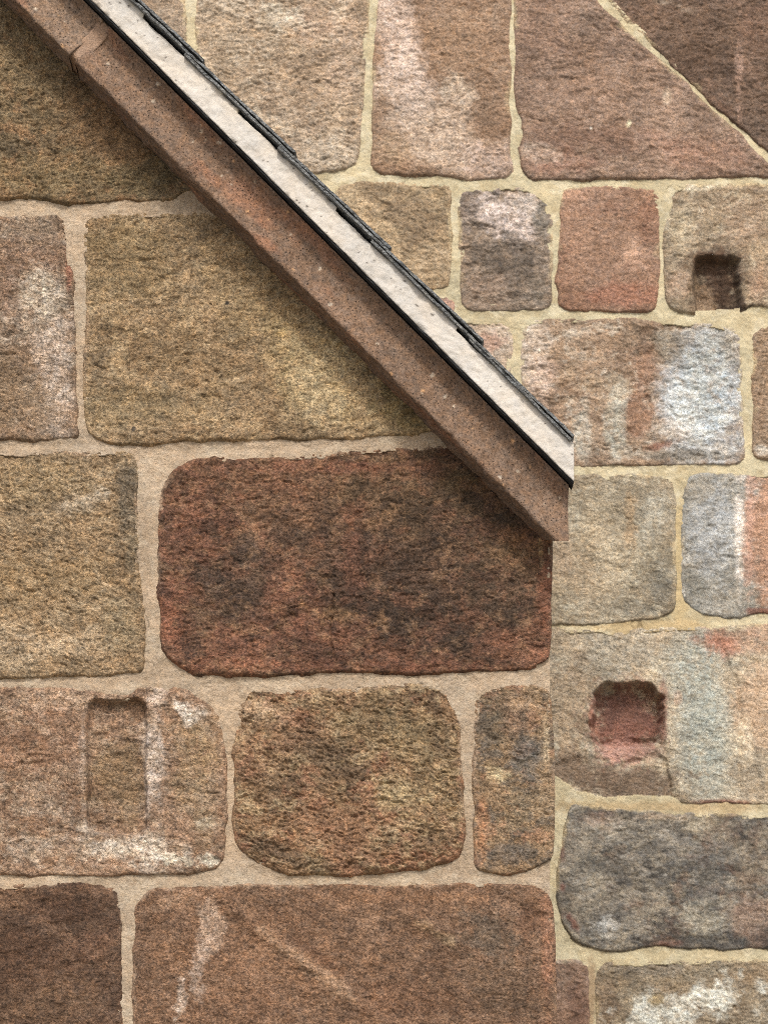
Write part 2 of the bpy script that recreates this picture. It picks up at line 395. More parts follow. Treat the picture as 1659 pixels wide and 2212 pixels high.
F([(348, 1070), (355, 1045), (370, 1018), (395, 1000), (420, 992), (480, 990), (560, 988), (640, 984), (703, 979), (780, 972), (840, 967), (920, 964), (980, 962), (1050, 1005), (1190, 1140), (1194, 1165), (1192, 1300), (1191, 1400), (1186, 1425), (1165, 1438), (1100, 1447), (975, 1452), (832, 1451), (720, 1449), (602, 1456), (520, 1459), (452, 1459), (396, 1446), (365, 1418), (350, 1390), (346, 1300), (345, 1180)],
  (114, 82, 62), 15, [(600, 1080, 220, 90, 5, (112, 84, 62), .6), (900, 1080, 170, 100, 20, (104, 84, 60), .8, .6), (1020, 1060, 90, 50, 40, (124, 104, 66), .8), (500, 1260, 180, 90, 12, (74, 62, 54), .75, .8, 55), (900, 1330, 270, 120, 0, (50, 43, 38), .85, .5, 80), (960, 1120, 190, 70, 15, (66, 54, 44), .7, .5, 70),
   (820, 1200, 260, 80, 8, (84, 66, 54), .7, .8, 50), (1080, 1240, 90, 120, 0, (82, 68, 54), .7, .7), (650, 1370, 120, 60, 0, (126, 80, 62), .6), (470, 1400, 120, 45, 15, (126, 80, 62), .6), (380, 1300, 40, 110, 0, (126, 80, 62), .6), (715, 1330, 90, 20, 5, (168, 130, 88), .6, .8, 25),
   (820, 1125, 60, 20, -20, (156, 120, 84), .6, .9, 25), (1168, 1190, 5, 55, -3, (186, 176, 132), .8, .6, 20), (1178, 1300, 20, 140, 0, (140, 86, 64), .7), (760, 1440, 420, 16, 0, (138, 84, 62), .6, .8, 40), (375, 1340, 30, 110, 0, (140, 86, 64), .65, .8, 40), (1130, 1400, 70, 40, 0, (138, 92, 70), .7), (1110, 1180, 60, 60, 0, (130, 100, 64), .6),
   (700, 1010, 300, 16, 0, (126, 80, 62), .6), (620, 1270, 60, 30, 0, (126, 80, 62), .6, .8, 25), (760, 1230, 30, 80, 0, (126, 80, 62), .6, .8, 25), (430, 1120, 80, 80, 0, (126, 80, 62), .6, .7)],
  [('line', [(722, 1285), (716, 1340), (715, 1385), (722, 1420)], 2.4, 9)], rough=1.05, tilt=5, thick=300, label='largest block, dark red and sooty black with a thin vertical crack')
F([(-400, 1489), (0, 1488), (100, 1486), (176, 1490), (205, 1498), (250, 1500), (276, 1504), (300, 1487), (340, 1480), (400, 1488), (430, 1512), (465, 1535), (480, 1585), (488, 1640), (486, 1750), (485, 1850), (473, 1876), (430, 1884), (351, 1888), (201, 1890), (0, 1888), (-400, 1888)],
  (146, 112, 84), 16, [(70, 1600, 130, 90, 0, (160, 112, 78), .6), (100, 1510, 120, 20, 0, (190, 160, 128), .5), (335, 1600, 24, 170, 0, (200, 182, 164), .8, .8, 40), (410, 1545, 34, 26, 40, (232, 220, 202), .85, .6, 30), (420, 1650, 60, 110, 0, (146, 120, 80), .7),
   (255, 1690, 60, 90, 0, (134, 108, 72), .7), (275, 1838, 115, 36, 10, (220, 206, 184), .85, .7, 40), (90, 1830, 110, 30, -8, (196, 176, 152), .6, .9, 40), (400, 1860, 60, 16, 0, (208, 204, 180), .8, .9, 30), (440, 1780, 40, 60, 0, (150, 130, 98), .6),
   (320, 1690, 12, 90, 0, (206, 186, 170), .7, .8, 30), (180, 1620, 8, 140, 0, (188, 166, 146), .5, .8, 30), (100, 1750, 50, 20, 0, (196, 176, 152), .5, .9, 25), (440, 1780, 18, 14, 0, (210, 192, 160), .6, .8, 25)],
  [('box', 252, 1657, 62, 144, 26, 20, 5), ('line', [(265, 1515), (345, 1520), (430, 1530)], 18, -2)], rough=.95, label='brown block with a chiselled upright slot and white bloom below it')
F([(512, 1555), (518, 1530), (530, 1492), (545, 1484), (600, 1492), (650, 1490), (703, 1490), (780, 1486), (824, 1480), (880, 1478), (935, 1484), (965, 1498), (985, 1530), (996, 1565), (994, 1665), (999, 1740), (1004, 1815), (985, 1858), (925, 1875), (824, 1885), (728, 1890), (627, 1890), (590, 1878), (552, 1860), (520, 1835), (508, 1815), (505, 1750), (515, 1690), (508, 1640)],
  (136, 102, 66), 17, [(570, 1540, 60, 35, 10, (182, 146, 108), .7), (540, 1640, 40, 60, 0, (146, 104, 70), .6), (800, 1560, 180, 70, 10, (128, 104, 66), .6), (700, 1640, 90, 60, 30, (92, 72, 50), .6, .7), (900, 1700, 90, 110, 0, (154, 128, 84), .6, .7), (720, 1800, 150, 70, 0, (138, 94, 62), .6, .7),
   (850, 1720, 60, 40, 0, (176, 152, 104), .5, .9, 30), (880, 1560, 80, 30, 10, (112, 92, 60), .6), (960, 1620, 30, 60, 0, (110, 88, 60), .6), (620, 1850, 80, 20, 20, (92, 76, 56), .6), (650, 1580, 60, 40, 0, (150, 108, 74), .5, .8)],
  [('step', [(500, 1470), (690, 1470), (620, 1560), (500, 1600)], 7, 12), ('line', [(560, 1880), (640, 1800)], 26, 5), ('line', [(820, 1640), (930, 1700), (1000, 1790)], 20, 4)], R=46, proud=14, rough=1.55, aniso=-.5, label='rounded rock faced block between two wide mortar joints')
F([(1027, 1515), (1034, 1495), (1076, 1482), (1126, 1479), (1166, 1483), (1188, 1494), (1195, 1540), (1198, 1650), (1199, 1800), (1197, 1855), (1176, 1867), (1146, 1880), (1106, 1887), (1061, 1886), (1026, 1874), (1026, 1800), (1025, 1650)],
  (146, 116, 80), 18, [(1080, 1560, 40, 60, 0, (112, 96, 72), .7, .6), (1120, 1560, 40, 60, 0, (156, 118, 86), .7), (1140, 1640, 30, 70, 0, (98, 96, 90), .7, .7, 40), (1040, 1790, 14, 60, 0, (176, 118, 74), .8), (1070, 1670, 26, 20, 0, (206, 186, 132), .8, .7, 25), (1120, 1760, 60, 80, 0, (130, 112, 82), .6, .7),
   (1080, 1850, 60, 26, 0, (102, 92, 80), .7, .8, 30), (1175, 1700, 16, 130, 0, (160, 134, 98), .6), (1130, 1520, 60, 20, 0, (186, 150, 108), .6), (1180, 1600, 8, 60, 0, (206, 182, 140), .6)],
  rough=1.0, thick=300, label='narrow upright corner block with orange and blue grey mottling')
F([(-400, 1908), (50, 1912), (166, 1909), (240, 1914), (264, 1930), (262, 1985), (260, 2100), (262, 2330), (-400, 2330)],
  (108, 82, 64), 19, [(120, 1960, 120, 40, 0, (92, 66, 50), .8), (170, 1925, 100, 10, 0, (140, 104, 80), .6), (60, 2080, 130, 60, 10, (98, 70, 52), .7), (200, 2040, 60, 40, 0, (128, 92, 72), .5), (110, 2180, 150, 50, 0, (136, 104, 78), .6, .7), (20, 1940, 60, 30, 0, (148, 112, 82), .5)],
  rough=.8, label='dark chocolate brown block at the bottom left')
F([(291, 1985), (295, 1960), (312, 1940), (331, 1922), (400, 1918), (452, 1915), (602, 1912), (720, 1914), (824, 1916), (925, 1914), (1000, 1910), (1080, 1912), (1150, 1914), (1178, 1925), (1193, 1950), (1200, 2000), (1201, 2100), (1202, 2330), (290, 2330), (290, 2120)],
  (132, 100, 78), 20, [(500, 2060, 220, 100, 20, (152, 110, 80), .5), (455, 1990, 26, 70, 3, (206, 182, 166), .6, .8, 35), (430, 2090, 16, 60, 3, (204, 180, 166), .7, .8, 25), (388, 2170, 14, 50, 2, (214, 196, 184), .7, .8, 20), (360, 1950, 60, 16, -20, (190, 152, 124), .6),
   (1060, 2010, 70, 60, 20, (106, 96, 86), .7, .7, 40), (1080, 2120, 90, 70, 0, (104, 84, 68), .7, .7), (1140, 1990, 26, 50, 0, (112, 78, 58), .7), (940, 2020, 60, 14, 35, (192, 162, 124), .6, .8, 30), (620, 1990, 90, 14, 32, (120, 86, 64), .6), (700, 2112, 190, 16, 36, (172, 138, 110), .7, .7, 30),  # pale slanting streaks paint the light on the ridges into the colour
   (680, 2060, 90, 14, 36, (112, 76, 56), .5), (880, 2170, 130, 50, 0, (124, 88, 66), .6), (1180, 2080, 18, 120, 0, (176, 120, 92), .7), (900, 1940, 200, 18, 0, (168, 122, 88), .6), (500, 2180, 130, 50, 0, (126, 90, 66), .5)],
  [('line', [(470, 1930), (552, 2008), (690, 2105), (823, 2209), (900, 2270)], 15, -8), ('line', [(480, 1990), (600, 2100), (700, 2200)], 42, 6), ('line', [(830, 1945), (915, 1995), (985, 2040)], 15, -6), ('line', [(800, 1980), (925, 2062)], 24, 4), ('line', [(1040, 1915), (1090, 1950), (1190, 1990)], 14, 5)], rough=.72, tilt=4, thick=300, proud=8,
  label='wide smooth brown corner block at the foot, crossed by slanting ridges')
FW.mortar(wall, lambda u, v: (u < 1190) & (u - v < 70), (162, 135, 108), 40, level=-1.0)

# ------------------------------------------------------------------ verge moulding (dressed stones)
R2 = math.sqrt(2)
QA = 0.279           # x+z on the lower arris
def moulding(s0, s1, seed, base, end=None, label=None, nm='moulding_stone', prof=None, mat=M_MOULD, ext=0, spots=True):
    # profile: (perpendicular distance n from the arris, y)
    if prof is None:
        prof = [(0, 120), (0, 10), (0.5, -86), (2, -93), (6, -95), (20, -91), (36, -84), (54, -77), (72, -76), (86, -81), (97, -92), (102, -100), (104, -100), (104, 120)]
    pr = []
    for (a, b), (c, d) in zip(prof[:-1], prof[1:]):
        L = math.hypot(c - a, d - b); n = max(1, int(L/3.0)) if b < 20 and L > 3 else 1
        for k in range(n): pr.append((a + (c - a)*k/n, b + (d - b)*k/n))
    pr.append(prof[-1]); pr = np.array(pr)
    ns = int((s1 - s0)/3.0)
    t = np.linspace(0, 1, ns)[:, None]; n_ = pr[:, 0][None]; y = pr[:, 1][None] + 0*t
    q = QA*1000/R2 + n_
    se = (end*R2 - q) if end is not None else s1 + 0*q           # x = (s+q)/sqrt2
    wob0 = fbm(n_*1.0 + 0*t, y, 40, 3, seed)*3*0
    s = s0 + (se - s0)*t
    q = q + 0*t
    cum = np.concatenate([[0], np.cumsum(np.hypot(*np.diff(pr, axis=0).T))])[None] + 0*t
    nx = fbm(s, cum, 9, 2, seed + 1, .7)*0.7 + fbm(s, cum, 70, 3, seed + 2)*1.6
    # roughly worked underside and chipped lower arris
    low = sst(140, 60, cum)*sst(0, 30, cum)
    chip = np.clip(fbm(s, cum*0.6, 55, 4, seed + 3) - 0.35, 0, 2)*9
    under = sst(225, 200, cum)
    arr = np.exp(-((cum - 214)/14)**2)
    yy = y - nx*(1 - under) + chip*arr
    q = q - nx*under*1.3 - fbm(s, cum, 28, 3, seed + 4)*2.6*under + chip*arr*0.6
    x = (s + q)/R2; z = (q - s)/R2
    if end is not None:
        z = np.maximum(z, -85.0 + np.clip(yy + 95, 0, 240)*0.26)
    V = np.stack([x/1000, yy/1000, z/1000], -1).reshape(-1, 3)
    m, k = x.shape; ids = np.arange(m*k).reshape(m, k)
    Fc = np.stack([ids[:-1, :-1], ids[:-1, 1:], ids[1:, 1:], ids[1:, :-1]], -1).reshape(-1, 4)
    st = []
    rnd = np.random.RandomState(seed)
    col = stained(s, cum, base, [], seed)
    col = lin(base)*0.45 + col*0.55
    if spots:
        big = fbm(s, cum, 200, 3, seed + 12)[..., None]; col = col*(1 + .12*big)
        red = sst(.1, .8, fbm(s*.4, cum, 60, 3, seed + 13))[..., None]*.45; col = col*(1 - red) + lin((156, 106, 78))*red
        for i in range(int((s1 - s0)/34)):
            cs, cc, r = rnd.uniform(s0, s1), rnd.uniform(215, 318), rnd.uniform(2.0, 5.5)
            mk = (sst(r, r*.5, np.hypot(s - cs, cum - cc) + fbm(s, cum, 6, 2, seed + i)*1.5)*.75)[..., None]
            col = col*(1 - mk) + lin((188, 172, 150) if rnd.rand() < .6 else (196, 150, 104))*mk
    # end caps
    capv = V[ids[-1]]; cap0 = V[ids[0]]
    cols = col.reshape(-1, 3)
    V2 = [V]; F2 = [Fc]; C2 = [cols]; base_i = len(V)
    for ring, flip in ((ids[-1], False), (ids[0], True)):
        pts = V[ring]; nr = len(pts); lay = [ring]
        yb = 0.12
        # strips from the profile straight across to the top-back line
        tgt = pts.copy(); tgt[:, 1] = yb
        if end is not None: tgt[:, 2] = np.maximum(tgt[:, 2], (-85.0 + 0.26*215)/1000)
        V2.append(tgt); C2.append(cols[ring]); t_ids = base_i + np.arange(nr); base_i += nr
        a = np.stack([ring[:-1], ring[1:], t_ids[1:], t_ids[:-1]], 1)
        F2.append(a[:, ::-1] if flip else a)
    o = make_mesh(nm, np.concatenate(V2), np.concatenate(F2), mat, None, np.concatenate(C2))
    if label: o['label'] = label
    keep(o, bld); return o

# position along the slope of a picture point lying on the moulding face
def s_of(u, v, y=-90):
    x, _, z = P(u, v, y); return (x - z)*1000/R2
SJ = s_of(188, 95)
moulding(SJ - 700, SJ - 10, 61, (138, 113, 93), label='upper length of moulded verge stone, paler pinkish brown')
moulding(SJ + 9, SJ + 1400, 62, (128, 103, 84), end=393.0, label='long lower verge stone with concave face, cut plumb at the eaves')
jp = [(0.5, 20), (1.5, -60), (4, -84), (10, -88), (20, -87), (40, -82), (60, -79), (78, -82), (92, -88), (102, -94), (103, 20)]
moulding(SJ - 18, SJ + 17, 63, (160, 128, 102), nm='moulding_joint', prof=jp, mat=M_MORT, spots=False)

# ------------------------------------------------------------------ roof: deck, undercloak, bedding mortar, slates
roof = core('roof', [(-1.4, 1.4 + 0.424), (0.385, 0.424 - 0.385), (0.385, 0.500 - 0.385), (-1.4, 1.4 + 0.500)], -0.085, 1.27, M_FILL, bld, (120, 100, 80))
def slab(name, s0, s1, n0, n1, y0, y1, seed, mat, parent, base=(74, 80, 84), ragged=1.2, plumb=None, lift=(0, 0), ds=4.0, dep_rings=10, col=None, topf=None, face=0.5, chipf=None):
    """plate lying along the slope: s along it, n perpendicular (mm, world slope axes), y across"""
    prof = []
    th = n1 - n0
    for k in range(dep_rings + 1): prof.append((0, 1 - k/dep_rings))            # bottom, back to front
    kk = max(2, int(th/3.0))
    for k in range(1, kk): prof.append((k/kk, 0))
    for k in range(dep_rings + 1): prof.append((1, k/dep_rings))
    pr = np.array(prof); npf = len(pr)
    s_ = np.linspace(s0, s1, max(3, int((s1 - s0)/ds)))[:, None]
    a = pr[:, 0][None]; b = pr[:, 1][None]
    f = (s_ - s0)/(s1 - s0)
    n = n0 + a*th + lift[0] + (lift[1] - lift[0])*f
    y = y0 + (y1 - y0)*b + 0*s_
    front = (1 - b)**4
    rg = fbm(s_ + 0*a, a*th*1.5 + 0*s_, 26, 4, seed, .65)*ragged*2.0
    y = y + rg*front
    if topf is not None:
        n = n + a*topf(s_)
    n = n + fbm(s_ + 0*b, y, 60, 3, seed + 1)*ragged*0.5 + fbm(s_ + a*50, y, 9, 2, seed + 2)*ragged*0.3
    y = y + fbm(s_ + 0*a, n, 10, 3, seed + 3)*face*front
    if chipf is not None: y = y + chipf(s_, n, a)*front
    ss = s_ + 0*n
    if plumb is not None:
        mx = plumb*R2 - n; ss = np.minimum(ss, mx)
    else:
        endr = fbm(y*1.0, n*1.0 + 0*s_, 25, 3, seed + 5)*ragged*2.0
        ss = ss + endr*(f > 0.995)
    x = (ss + n)/R2; z = (n - ss)/R2
    V = np.stack([x/1000, y/1000, z/1000], -1).reshape(-1, 3)
    m, k = x.shape; ids = np.arange(m*k).reshape(m, k)
    Fq = [np.stack([ids[:-1, :-1], ids[:-1, 1:], ids[1:, 1:], ids[1:, :-1]], -1).reshape(-1, 4)]
    Fq.append(np.stack([ids[:-1, -1], ids[:-1, 0], ids[1:, 0], ids[1:, -1]], -1))       # back
    h = dep_rings
    for r, fl in ((0, True), (m - 1, False)):
        for i in range(h):
            q = [ids[r, i], ids[r, i + 1], ids[r, k - 2 - i], ids[r, k - 1 - i]]
            Fq.append(np.array([q[::-1] if fl else q]))
        # the front little part of the end
        lo, hi = h, k - 1 - h
        i = lo; j = hi
        while j - i > 1:
            q = [ids[r, i], ids[r, i + 1], ids[r, j - 1], ids[r, j]]
            if len(set(map(int, q))) == 4: Fq.append(np.array([q[::-1] if fl else q]))
            i += 1; j -= 1
    c = (lin(base)*np.ones((m*k, 3))) if col is None else col(ss, n).reshape(-1, 3)
    o = make_mesh(name, V, np.concatenate(Fq), mat, None, c, smooth=(mat is M_FILL))
    keep(o, parent); return o

N0 = 424/R2                                   # perpendicular height of the moulding's top
SE = s_of(1240, 1000, -130)
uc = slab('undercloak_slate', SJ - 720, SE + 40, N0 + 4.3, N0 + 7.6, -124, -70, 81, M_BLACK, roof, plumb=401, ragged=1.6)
uc['label'] = 'thin slate edge, blackened like a shadow gap, projecting below the pale mortar'
BUTT = [s_of(u, v, -140) for u, v in ((32, -270), (235, -67), (437, 135), (637, 331), (840, 535), (1040, 740), (1245, 937))]
NOTCH = [s_of(u, v, -130) for u, v in ((105, -170), (310, 35), (515, 237), (725, 450), (985, 712))]
def ftop(s):
    t = -fbm(s, s*0, 30, 3, 5)*0.8
    for nn, L, dp in zip(NOTCH, (190, 190, 190, 210, 190), (8, 8, 7.5, 8, 8)):
        f = s - nn
        t = t - dp*(f > fbm(s, s*0, 7, 2, 9)*3)*np.clip(1 - f/L, 0, 1)**.7
    return t
def fcol(s, n):
    c = np.ones(s.shape + (3,))*lin((180, 176, 168))
    c = c*(1 + 0.10*fbm(s, n*1.5, 120, 4, 7) + 0.04*fbm(s, n, 22, 3, 8))[..., None]
    warm = sst(-.1, .9, fbm(s, n*2, 160, 3, 15))[..., None]*.5
    c = c*(1 - warm) + lin((190, 178, 160))*warm
    edge = sst(56.5, 60, n - N0)[..., None]*sst(-.3, .5, fbm(s, n, 25, 3, 16))[..., None]*.5
    c = c*(1 - edge) + lin((176, 166, 140))*edge
    rnd = np.random.RandomState(3)
    for i in range(60):
        cs, cn = rnd.uniform(s.min() + 300, s.max()), N0 + rnd.uniform(10, 64)
        r = rnd.uniform(1.2, 2.6)
        m = (sst(r*1.3, r*.5, np.hypot(s - cs, n - cn)))[..., None]*.9
        c = c*(1 - m) + lin((60, 52, 46))*m
    return c
def fchip(s, n, a):
    lower = np.clip(fbm(s, n, 26, 4, 21) - 0.2, 0, 1)*7*sst(.12, 0, a)
    upper = np.clip(fbm(s, n, 22, 4, 22) - 0.1, 0, 1)*6*sst(.88, 1, a)
    wave = fbm(s, n, 90, 3, 23)*1.6
    return lower + upper + wave
slab('bedding_mortar', SJ - 720, SE + 60, N0 + 8.5, N0 + 65, -128, -84, 82, M_FILL, roof, plumb=402.5, topf=ftop, ragged=.8, col=fcol, ds=2.5, face=.9, chipf=fchip)['label'] = 'pale pinkish white mortar band bedding the slates, chipped along its top edge'
G = 283.0
NS = N0 + 61
T = 5.2
for col_i, (ya, yb) in enumerate(((-141, 150), (154, 480), (484, 810), (814, 1140), (1144, 1290))):
    for k, b in enumerate(BUTT):
        if k == 0 and col_i: continue
        s1 = b; s0 = b - 2*G - 30
        lo, hi = (0.0, 2*T + 7.0)
        if k == len(BUTT) - 1: lo, hi = 0.0, T + 4.0
        if k == len(BUTT) - 2: hi = 2*T + 6.0
        slab('slate', s0, s1, NS, NS + T, ya + (3*math.sin(k*2.1)), yb, 100 + k*7 + col_i*31, M_SLATE, roof, ragged=1.7 if col_i == 0 else 1.0, face=1.6,
             lift=(lo, hi), ds=4.0 if col_i == 0 else 20, dep_rings=6)
slab('slate', BUTT[-1] - G - 20, BUTT[-1] + 0, NS, NS + T, -139, 1290, 301, M_SLATE, roof, lift=(0, 0), ragged=1.5)['label'] = 'lowest slate doubling the eaves edge'

# ------------------------------------------------------------------ tall wall behind
RY = 1300.0
rear = empty('tall_stone_wall', (1.0, RY/1000, GZ), 'tall squared sandstone wall behind the low building, yellow mortar joints and small square holes', 'wall'); rear['kind'] = 'thing'
RW = Wall(RY, 240, 2000, -140, 2360, 0, 160, M_REAR)
core('wall_core', [(-1.6, GZ), (2.2, GZ), (2.2, 3.4), (-1.6, 3.4)], RY/1000 + .11, RY/1000 + .6, M_MORT, rear, (178, 161, 122))
B = lambda *a, **k: RW.stone(*a, parent=rear, **k)
B([(250, -140), (398, -140), (400, 60), (403, 160), (390, 320), (250, 320)], (164, 138, 110), 21, [(360, 40, 40, 60, 0, (176, 154, 126), .6)], rough=.9)
B([(425, -140), (800, -140), (797, 20), (790, 130), (782, 250), (775, 320), (758, 362), (700, 371), (600, 372), (500, 372), (430, 372), (424, 150)],
  (166, 137, 106), 22, [(600, 40, 60, 36, 0, (226, 210, 182), .8, .7, 40), (700, 60, 70, 50, 0, (172, 136, 110), .6), (640, 200, 80, 90, 0, (138, 112, 88), .6, .8), (560, 90, 70, 100, 20, (150, 124, 96), .5), (480, 80, 60, 120, 0, (156, 132, 104), .5), (690, 330, 70, 40, 0, (186, 166, 142), .6), (745, 150, 40, 120, 0, (178, 146, 120), .5)],
  rough=1.2, aniso=.7, label='tall buff block right of the roof edge, its face furrowed')
B([(830, -140), (1103, -140), (1101, 100), (1100, 250), (1101, 340), (1104, 370), (1085, 386), (1000, 384), (900, 378), (830, 372), (806, 362), (804, 300), (806, 150), (814, 60), (822, 0)],
  (152, 122, 94), 23, [(862, 80, 52, 170, -16, (222, 198, 178), .9, .4), (930, 280, 150, 76, 38, (216, 192, 164), .9, .4), (1040, 340, 80, 50, 20, (214, 188, 168), .7, .6), (850, 330, 60, 40, 0, (196, 168, 130), .6), (1000, 90, 80, 110, 20, (160, 126, 92), .6), (990, 200, 40, 30, 0, (226, 208, 180), .6, .8, 30), (880, 180, 50, 80, 0, (222, 202, 184), .6, .8, 35)],
  label='block with a pale pink white wash running diagonally')
B([(1113, -140), (1160, -140), (1292, 0), (1353, 65), (1415, 120), (1478, 176), (1530, 232), (1579, 277), (1630, 330), (1690, 385), (1655, 381), (1378, 385), (1267, 384), (1201, 389), (1151, 387), (1128, 365), (1124, 322), (1134, 290), (1130, 255), (1115, 237), (1113, 100)],
  (146, 113, 92), 24, [(1250, 200, 120, 90, 20, (154, 116, 92), .6), (1440, 230, 60, 60, 40, (178, 138, 112), .6), (1300, 310, 140, 30, 10, (128, 90, 70), .6, .8), (1500, 330, 130, 40, 10, (160, 114, 92), .7), (1200, 350, 80, 26, 0, (172, 116, 92), .6), (1170, 330, 40, 18, 0, (204, 174, 152), .6, .8, 30), (1358, 268, 6, 10, 20, (224, 206, 160), .9, .3, 20), (1276, 278, 4, 4, 0, (230, 220, 206), .9, .3, 20), (1440, 215, 10, 20, 0, (220, 190, 160), .6), (1180, 70, 70, 70, 0, (158, 118, 96), .5)],
  label='reddish brown block cut to a long slant along its upper right side')
B([(1215, -140), (1310, 0), (1368, 55), (1433, 121), (1484, 171), (1544, 227), (1604, 277), (1659, 327), (1715, 380), (2000, 380), (2000, -140)],
  (118, 92, 74), 25, [(1450, 40, 120, 60, 20, (118, 90, 70), .7), (1596, 160, 9, 100, 0, (184, 144, 122), .7, .7, 40), (1500, 140, 60, 50, 40, (104, 78, 60), .6), (1640, 80, 60, 70, 0, (130, 92, 70), .5), (1440, 5, 60, 10, 20, (172, 152, 130), .6, .8, 30), (1560, 230, 40, 20, 40, (110, 76, 58), .6)],
  label='dark brown block in the top right corner')
B([(690, 392), (960, 391), (975, 398), (974, 500), (974, 580), (968, 612), (955, 622), (880, 620), (690, 615)], (156, 128, 92), 26, [(900, 460, 60, 50, 0, (116, 94, 70), .7, .8), (930, 560, 60, 50, 0, (168, 140, 106), .6), (950, 440, 20, 40, 0, (120, 100, 72), .6), (830, 410, 60, 14, 0, (110, 90, 66), .5)], rough=1.1)
B([(990, 425), (1003, 407), (1060, 402), (1140, 402), (1175, 420), (1192, 450), (1194, 540), (1192, 640), (1180, 667), (1100, 672), (1020, 670), (998, 655), (991, 560)],
  (132, 110, 88), 27, [(1090, 480, 75, 60, 30, (208, 186, 172), .85, .6, 45), (1130, 440, 50, 30, 0, (196, 178, 160), .7, .8, 30), (1170, 470, 24, 60, 0, (110, 104, 92), .7, .6), (1100, 570, 90, 50, 20, (88, 76, 64), .7, .8, 40), (1010, 440, 26, 40, 0, (112, 96, 84), .7), (1040, 620, 60, 40, 0, (140, 112, 90), .6), (1160, 630, 30, 40, 0, (112, 100, 84), .6)], rough=1.15, R=34,
  label='squarish grey brown block with a pale pink cloudy patch')
B([(1214, 404), (1300, 400), (1380, 401), (1418, 408), (1423, 430), (1421, 530), (1420, 640), (1412, 668), (1368, 675), (1277, 673), (1215, 668), (1203, 655), (1208, 560), (1211, 450)],
  (152, 115, 92), 28, [(1390, 470, 30, 40, 0, (136, 90, 66), .6, .8, 40), (1310, 500, 80, 60, 0, (156, 120, 96), .5), (1370, 540, 30, 40, 0, (206, 162, 134), .6), (1330, 640, 90, 26, 0, (160, 100, 76), .6), (1250, 420, 40, 14, 0, (200, 152, 124), .5), (1240, 600, 40, 50, 0, (160, 120, 94), .5)], rough=.7, label='salmon pink squarish block')
B([(1441, 425), (1458, 400), (1560, 396), (2000, 388), (2000, 662), (1660, 662), (1618, 660), (1612, 676), (1520, 680), (1492, 674), (1448, 664), (1434, 645), (1433, 555)],
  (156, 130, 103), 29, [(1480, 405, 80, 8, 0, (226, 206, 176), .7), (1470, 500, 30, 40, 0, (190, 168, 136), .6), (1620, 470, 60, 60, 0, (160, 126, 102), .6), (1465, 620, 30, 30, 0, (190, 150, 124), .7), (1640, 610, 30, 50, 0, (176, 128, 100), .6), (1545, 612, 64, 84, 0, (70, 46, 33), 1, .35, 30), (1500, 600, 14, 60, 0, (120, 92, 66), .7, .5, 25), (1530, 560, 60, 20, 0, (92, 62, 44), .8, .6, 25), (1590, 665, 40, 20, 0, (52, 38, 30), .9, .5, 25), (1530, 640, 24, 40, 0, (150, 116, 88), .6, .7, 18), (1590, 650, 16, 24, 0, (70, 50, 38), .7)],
  [('box', 1548, 622, 47, 66, 40, 12, 7, 6), ('line', [(1510, 570), (1512, 660)], 4, 5), ('line', [(1556, 580), (1560, 660)], 4, 5)], label='buff block with a dark rust brown square putlog hole')
B([(880, 642), (950, 640), (978, 643), (983, 662), (975, 676), (880, 682)], (186, 146, 126), 30, R=16)
B([(930, 690), (1010, 690), (1090, 692), (1104, 706), (1107, 740), (1103, 780), (1098, 840), (930, 840)], (164, 132, 112), 31, [(1060, 740, 30, 20, 0, (160, 104, 84), .6)], R=20, label='small pink block just above the roof edge')
B([(1126, 705), (1145, 688), (1242, 685), (1327, 687), (1420, 690), (1500, 695), (1580, 703), (1598, 720), (1601, 800), (1605, 900), (1607, 985), (1590, 1001), (1500, 1004), (1380, 1004), (1250, 1006), (1160, 1006), (1130, 990), (1124, 850)],
  (154, 124, 97), 32, [(1160, 740, 40, 60, 0, (220, 196, 174), .7, .6), (1170, 830, 40, 60, 0, (206, 170, 150), .6), (1270, 760, 70, 60, 0, (160, 126, 96), .5), (1515, 850, 112, 165, 0, (180, 191, 200), 1, .34, 70), (1500, 880, 60, 90, 0, (214, 214, 206), .6, .7, 50), (1540, 780, 60, 80, 0, (176, 176, 168), .7, .5), (1440, 740, 60, 40, 0, (122, 110, 92), .6, .8, 40), (1380, 860, 30, 110, 4, (146, 100, 72), .75, .6, 40), (1330, 910, 26, 90, 0, (178, 176, 160), .7, .6, 40), (1260, 930, 20, 70, 0, (190, 184, 168), .6, .7),
   (1400, 800, 30, 60, 0, (160, 120, 92), .5), (1570, 740, 30, 18, 0, (118, 104, 84), .6), (1450, 985, 130, 14, 0, (116, 108, 96), .7, .7, 40), (1300, 830, 80, 30, 30, (188, 160, 126), .5, .9, 30), (1420, 965, 40, 10, -15, (160, 100, 78), .7), (1450, 930, 40, 20, 0, (204, 190, 178), .7, .8), (1210, 990, 40, 14, 0, (140, 116, 92), .5)],
  rough=1.15, aniso=.3, label='wide block, brown on the left and blue white on the right')
B([(1626, 690), (2000, 688), (2000, 995), (1650, 992), (1630, 985), (1627, 900), (1626, 780)], (160, 132, 102), 33, [(1645, 975, 16, 12, 0, (220, 214, 198), .7), (1640, 900, 26, 50, 0, (140, 110, 84), .5)])
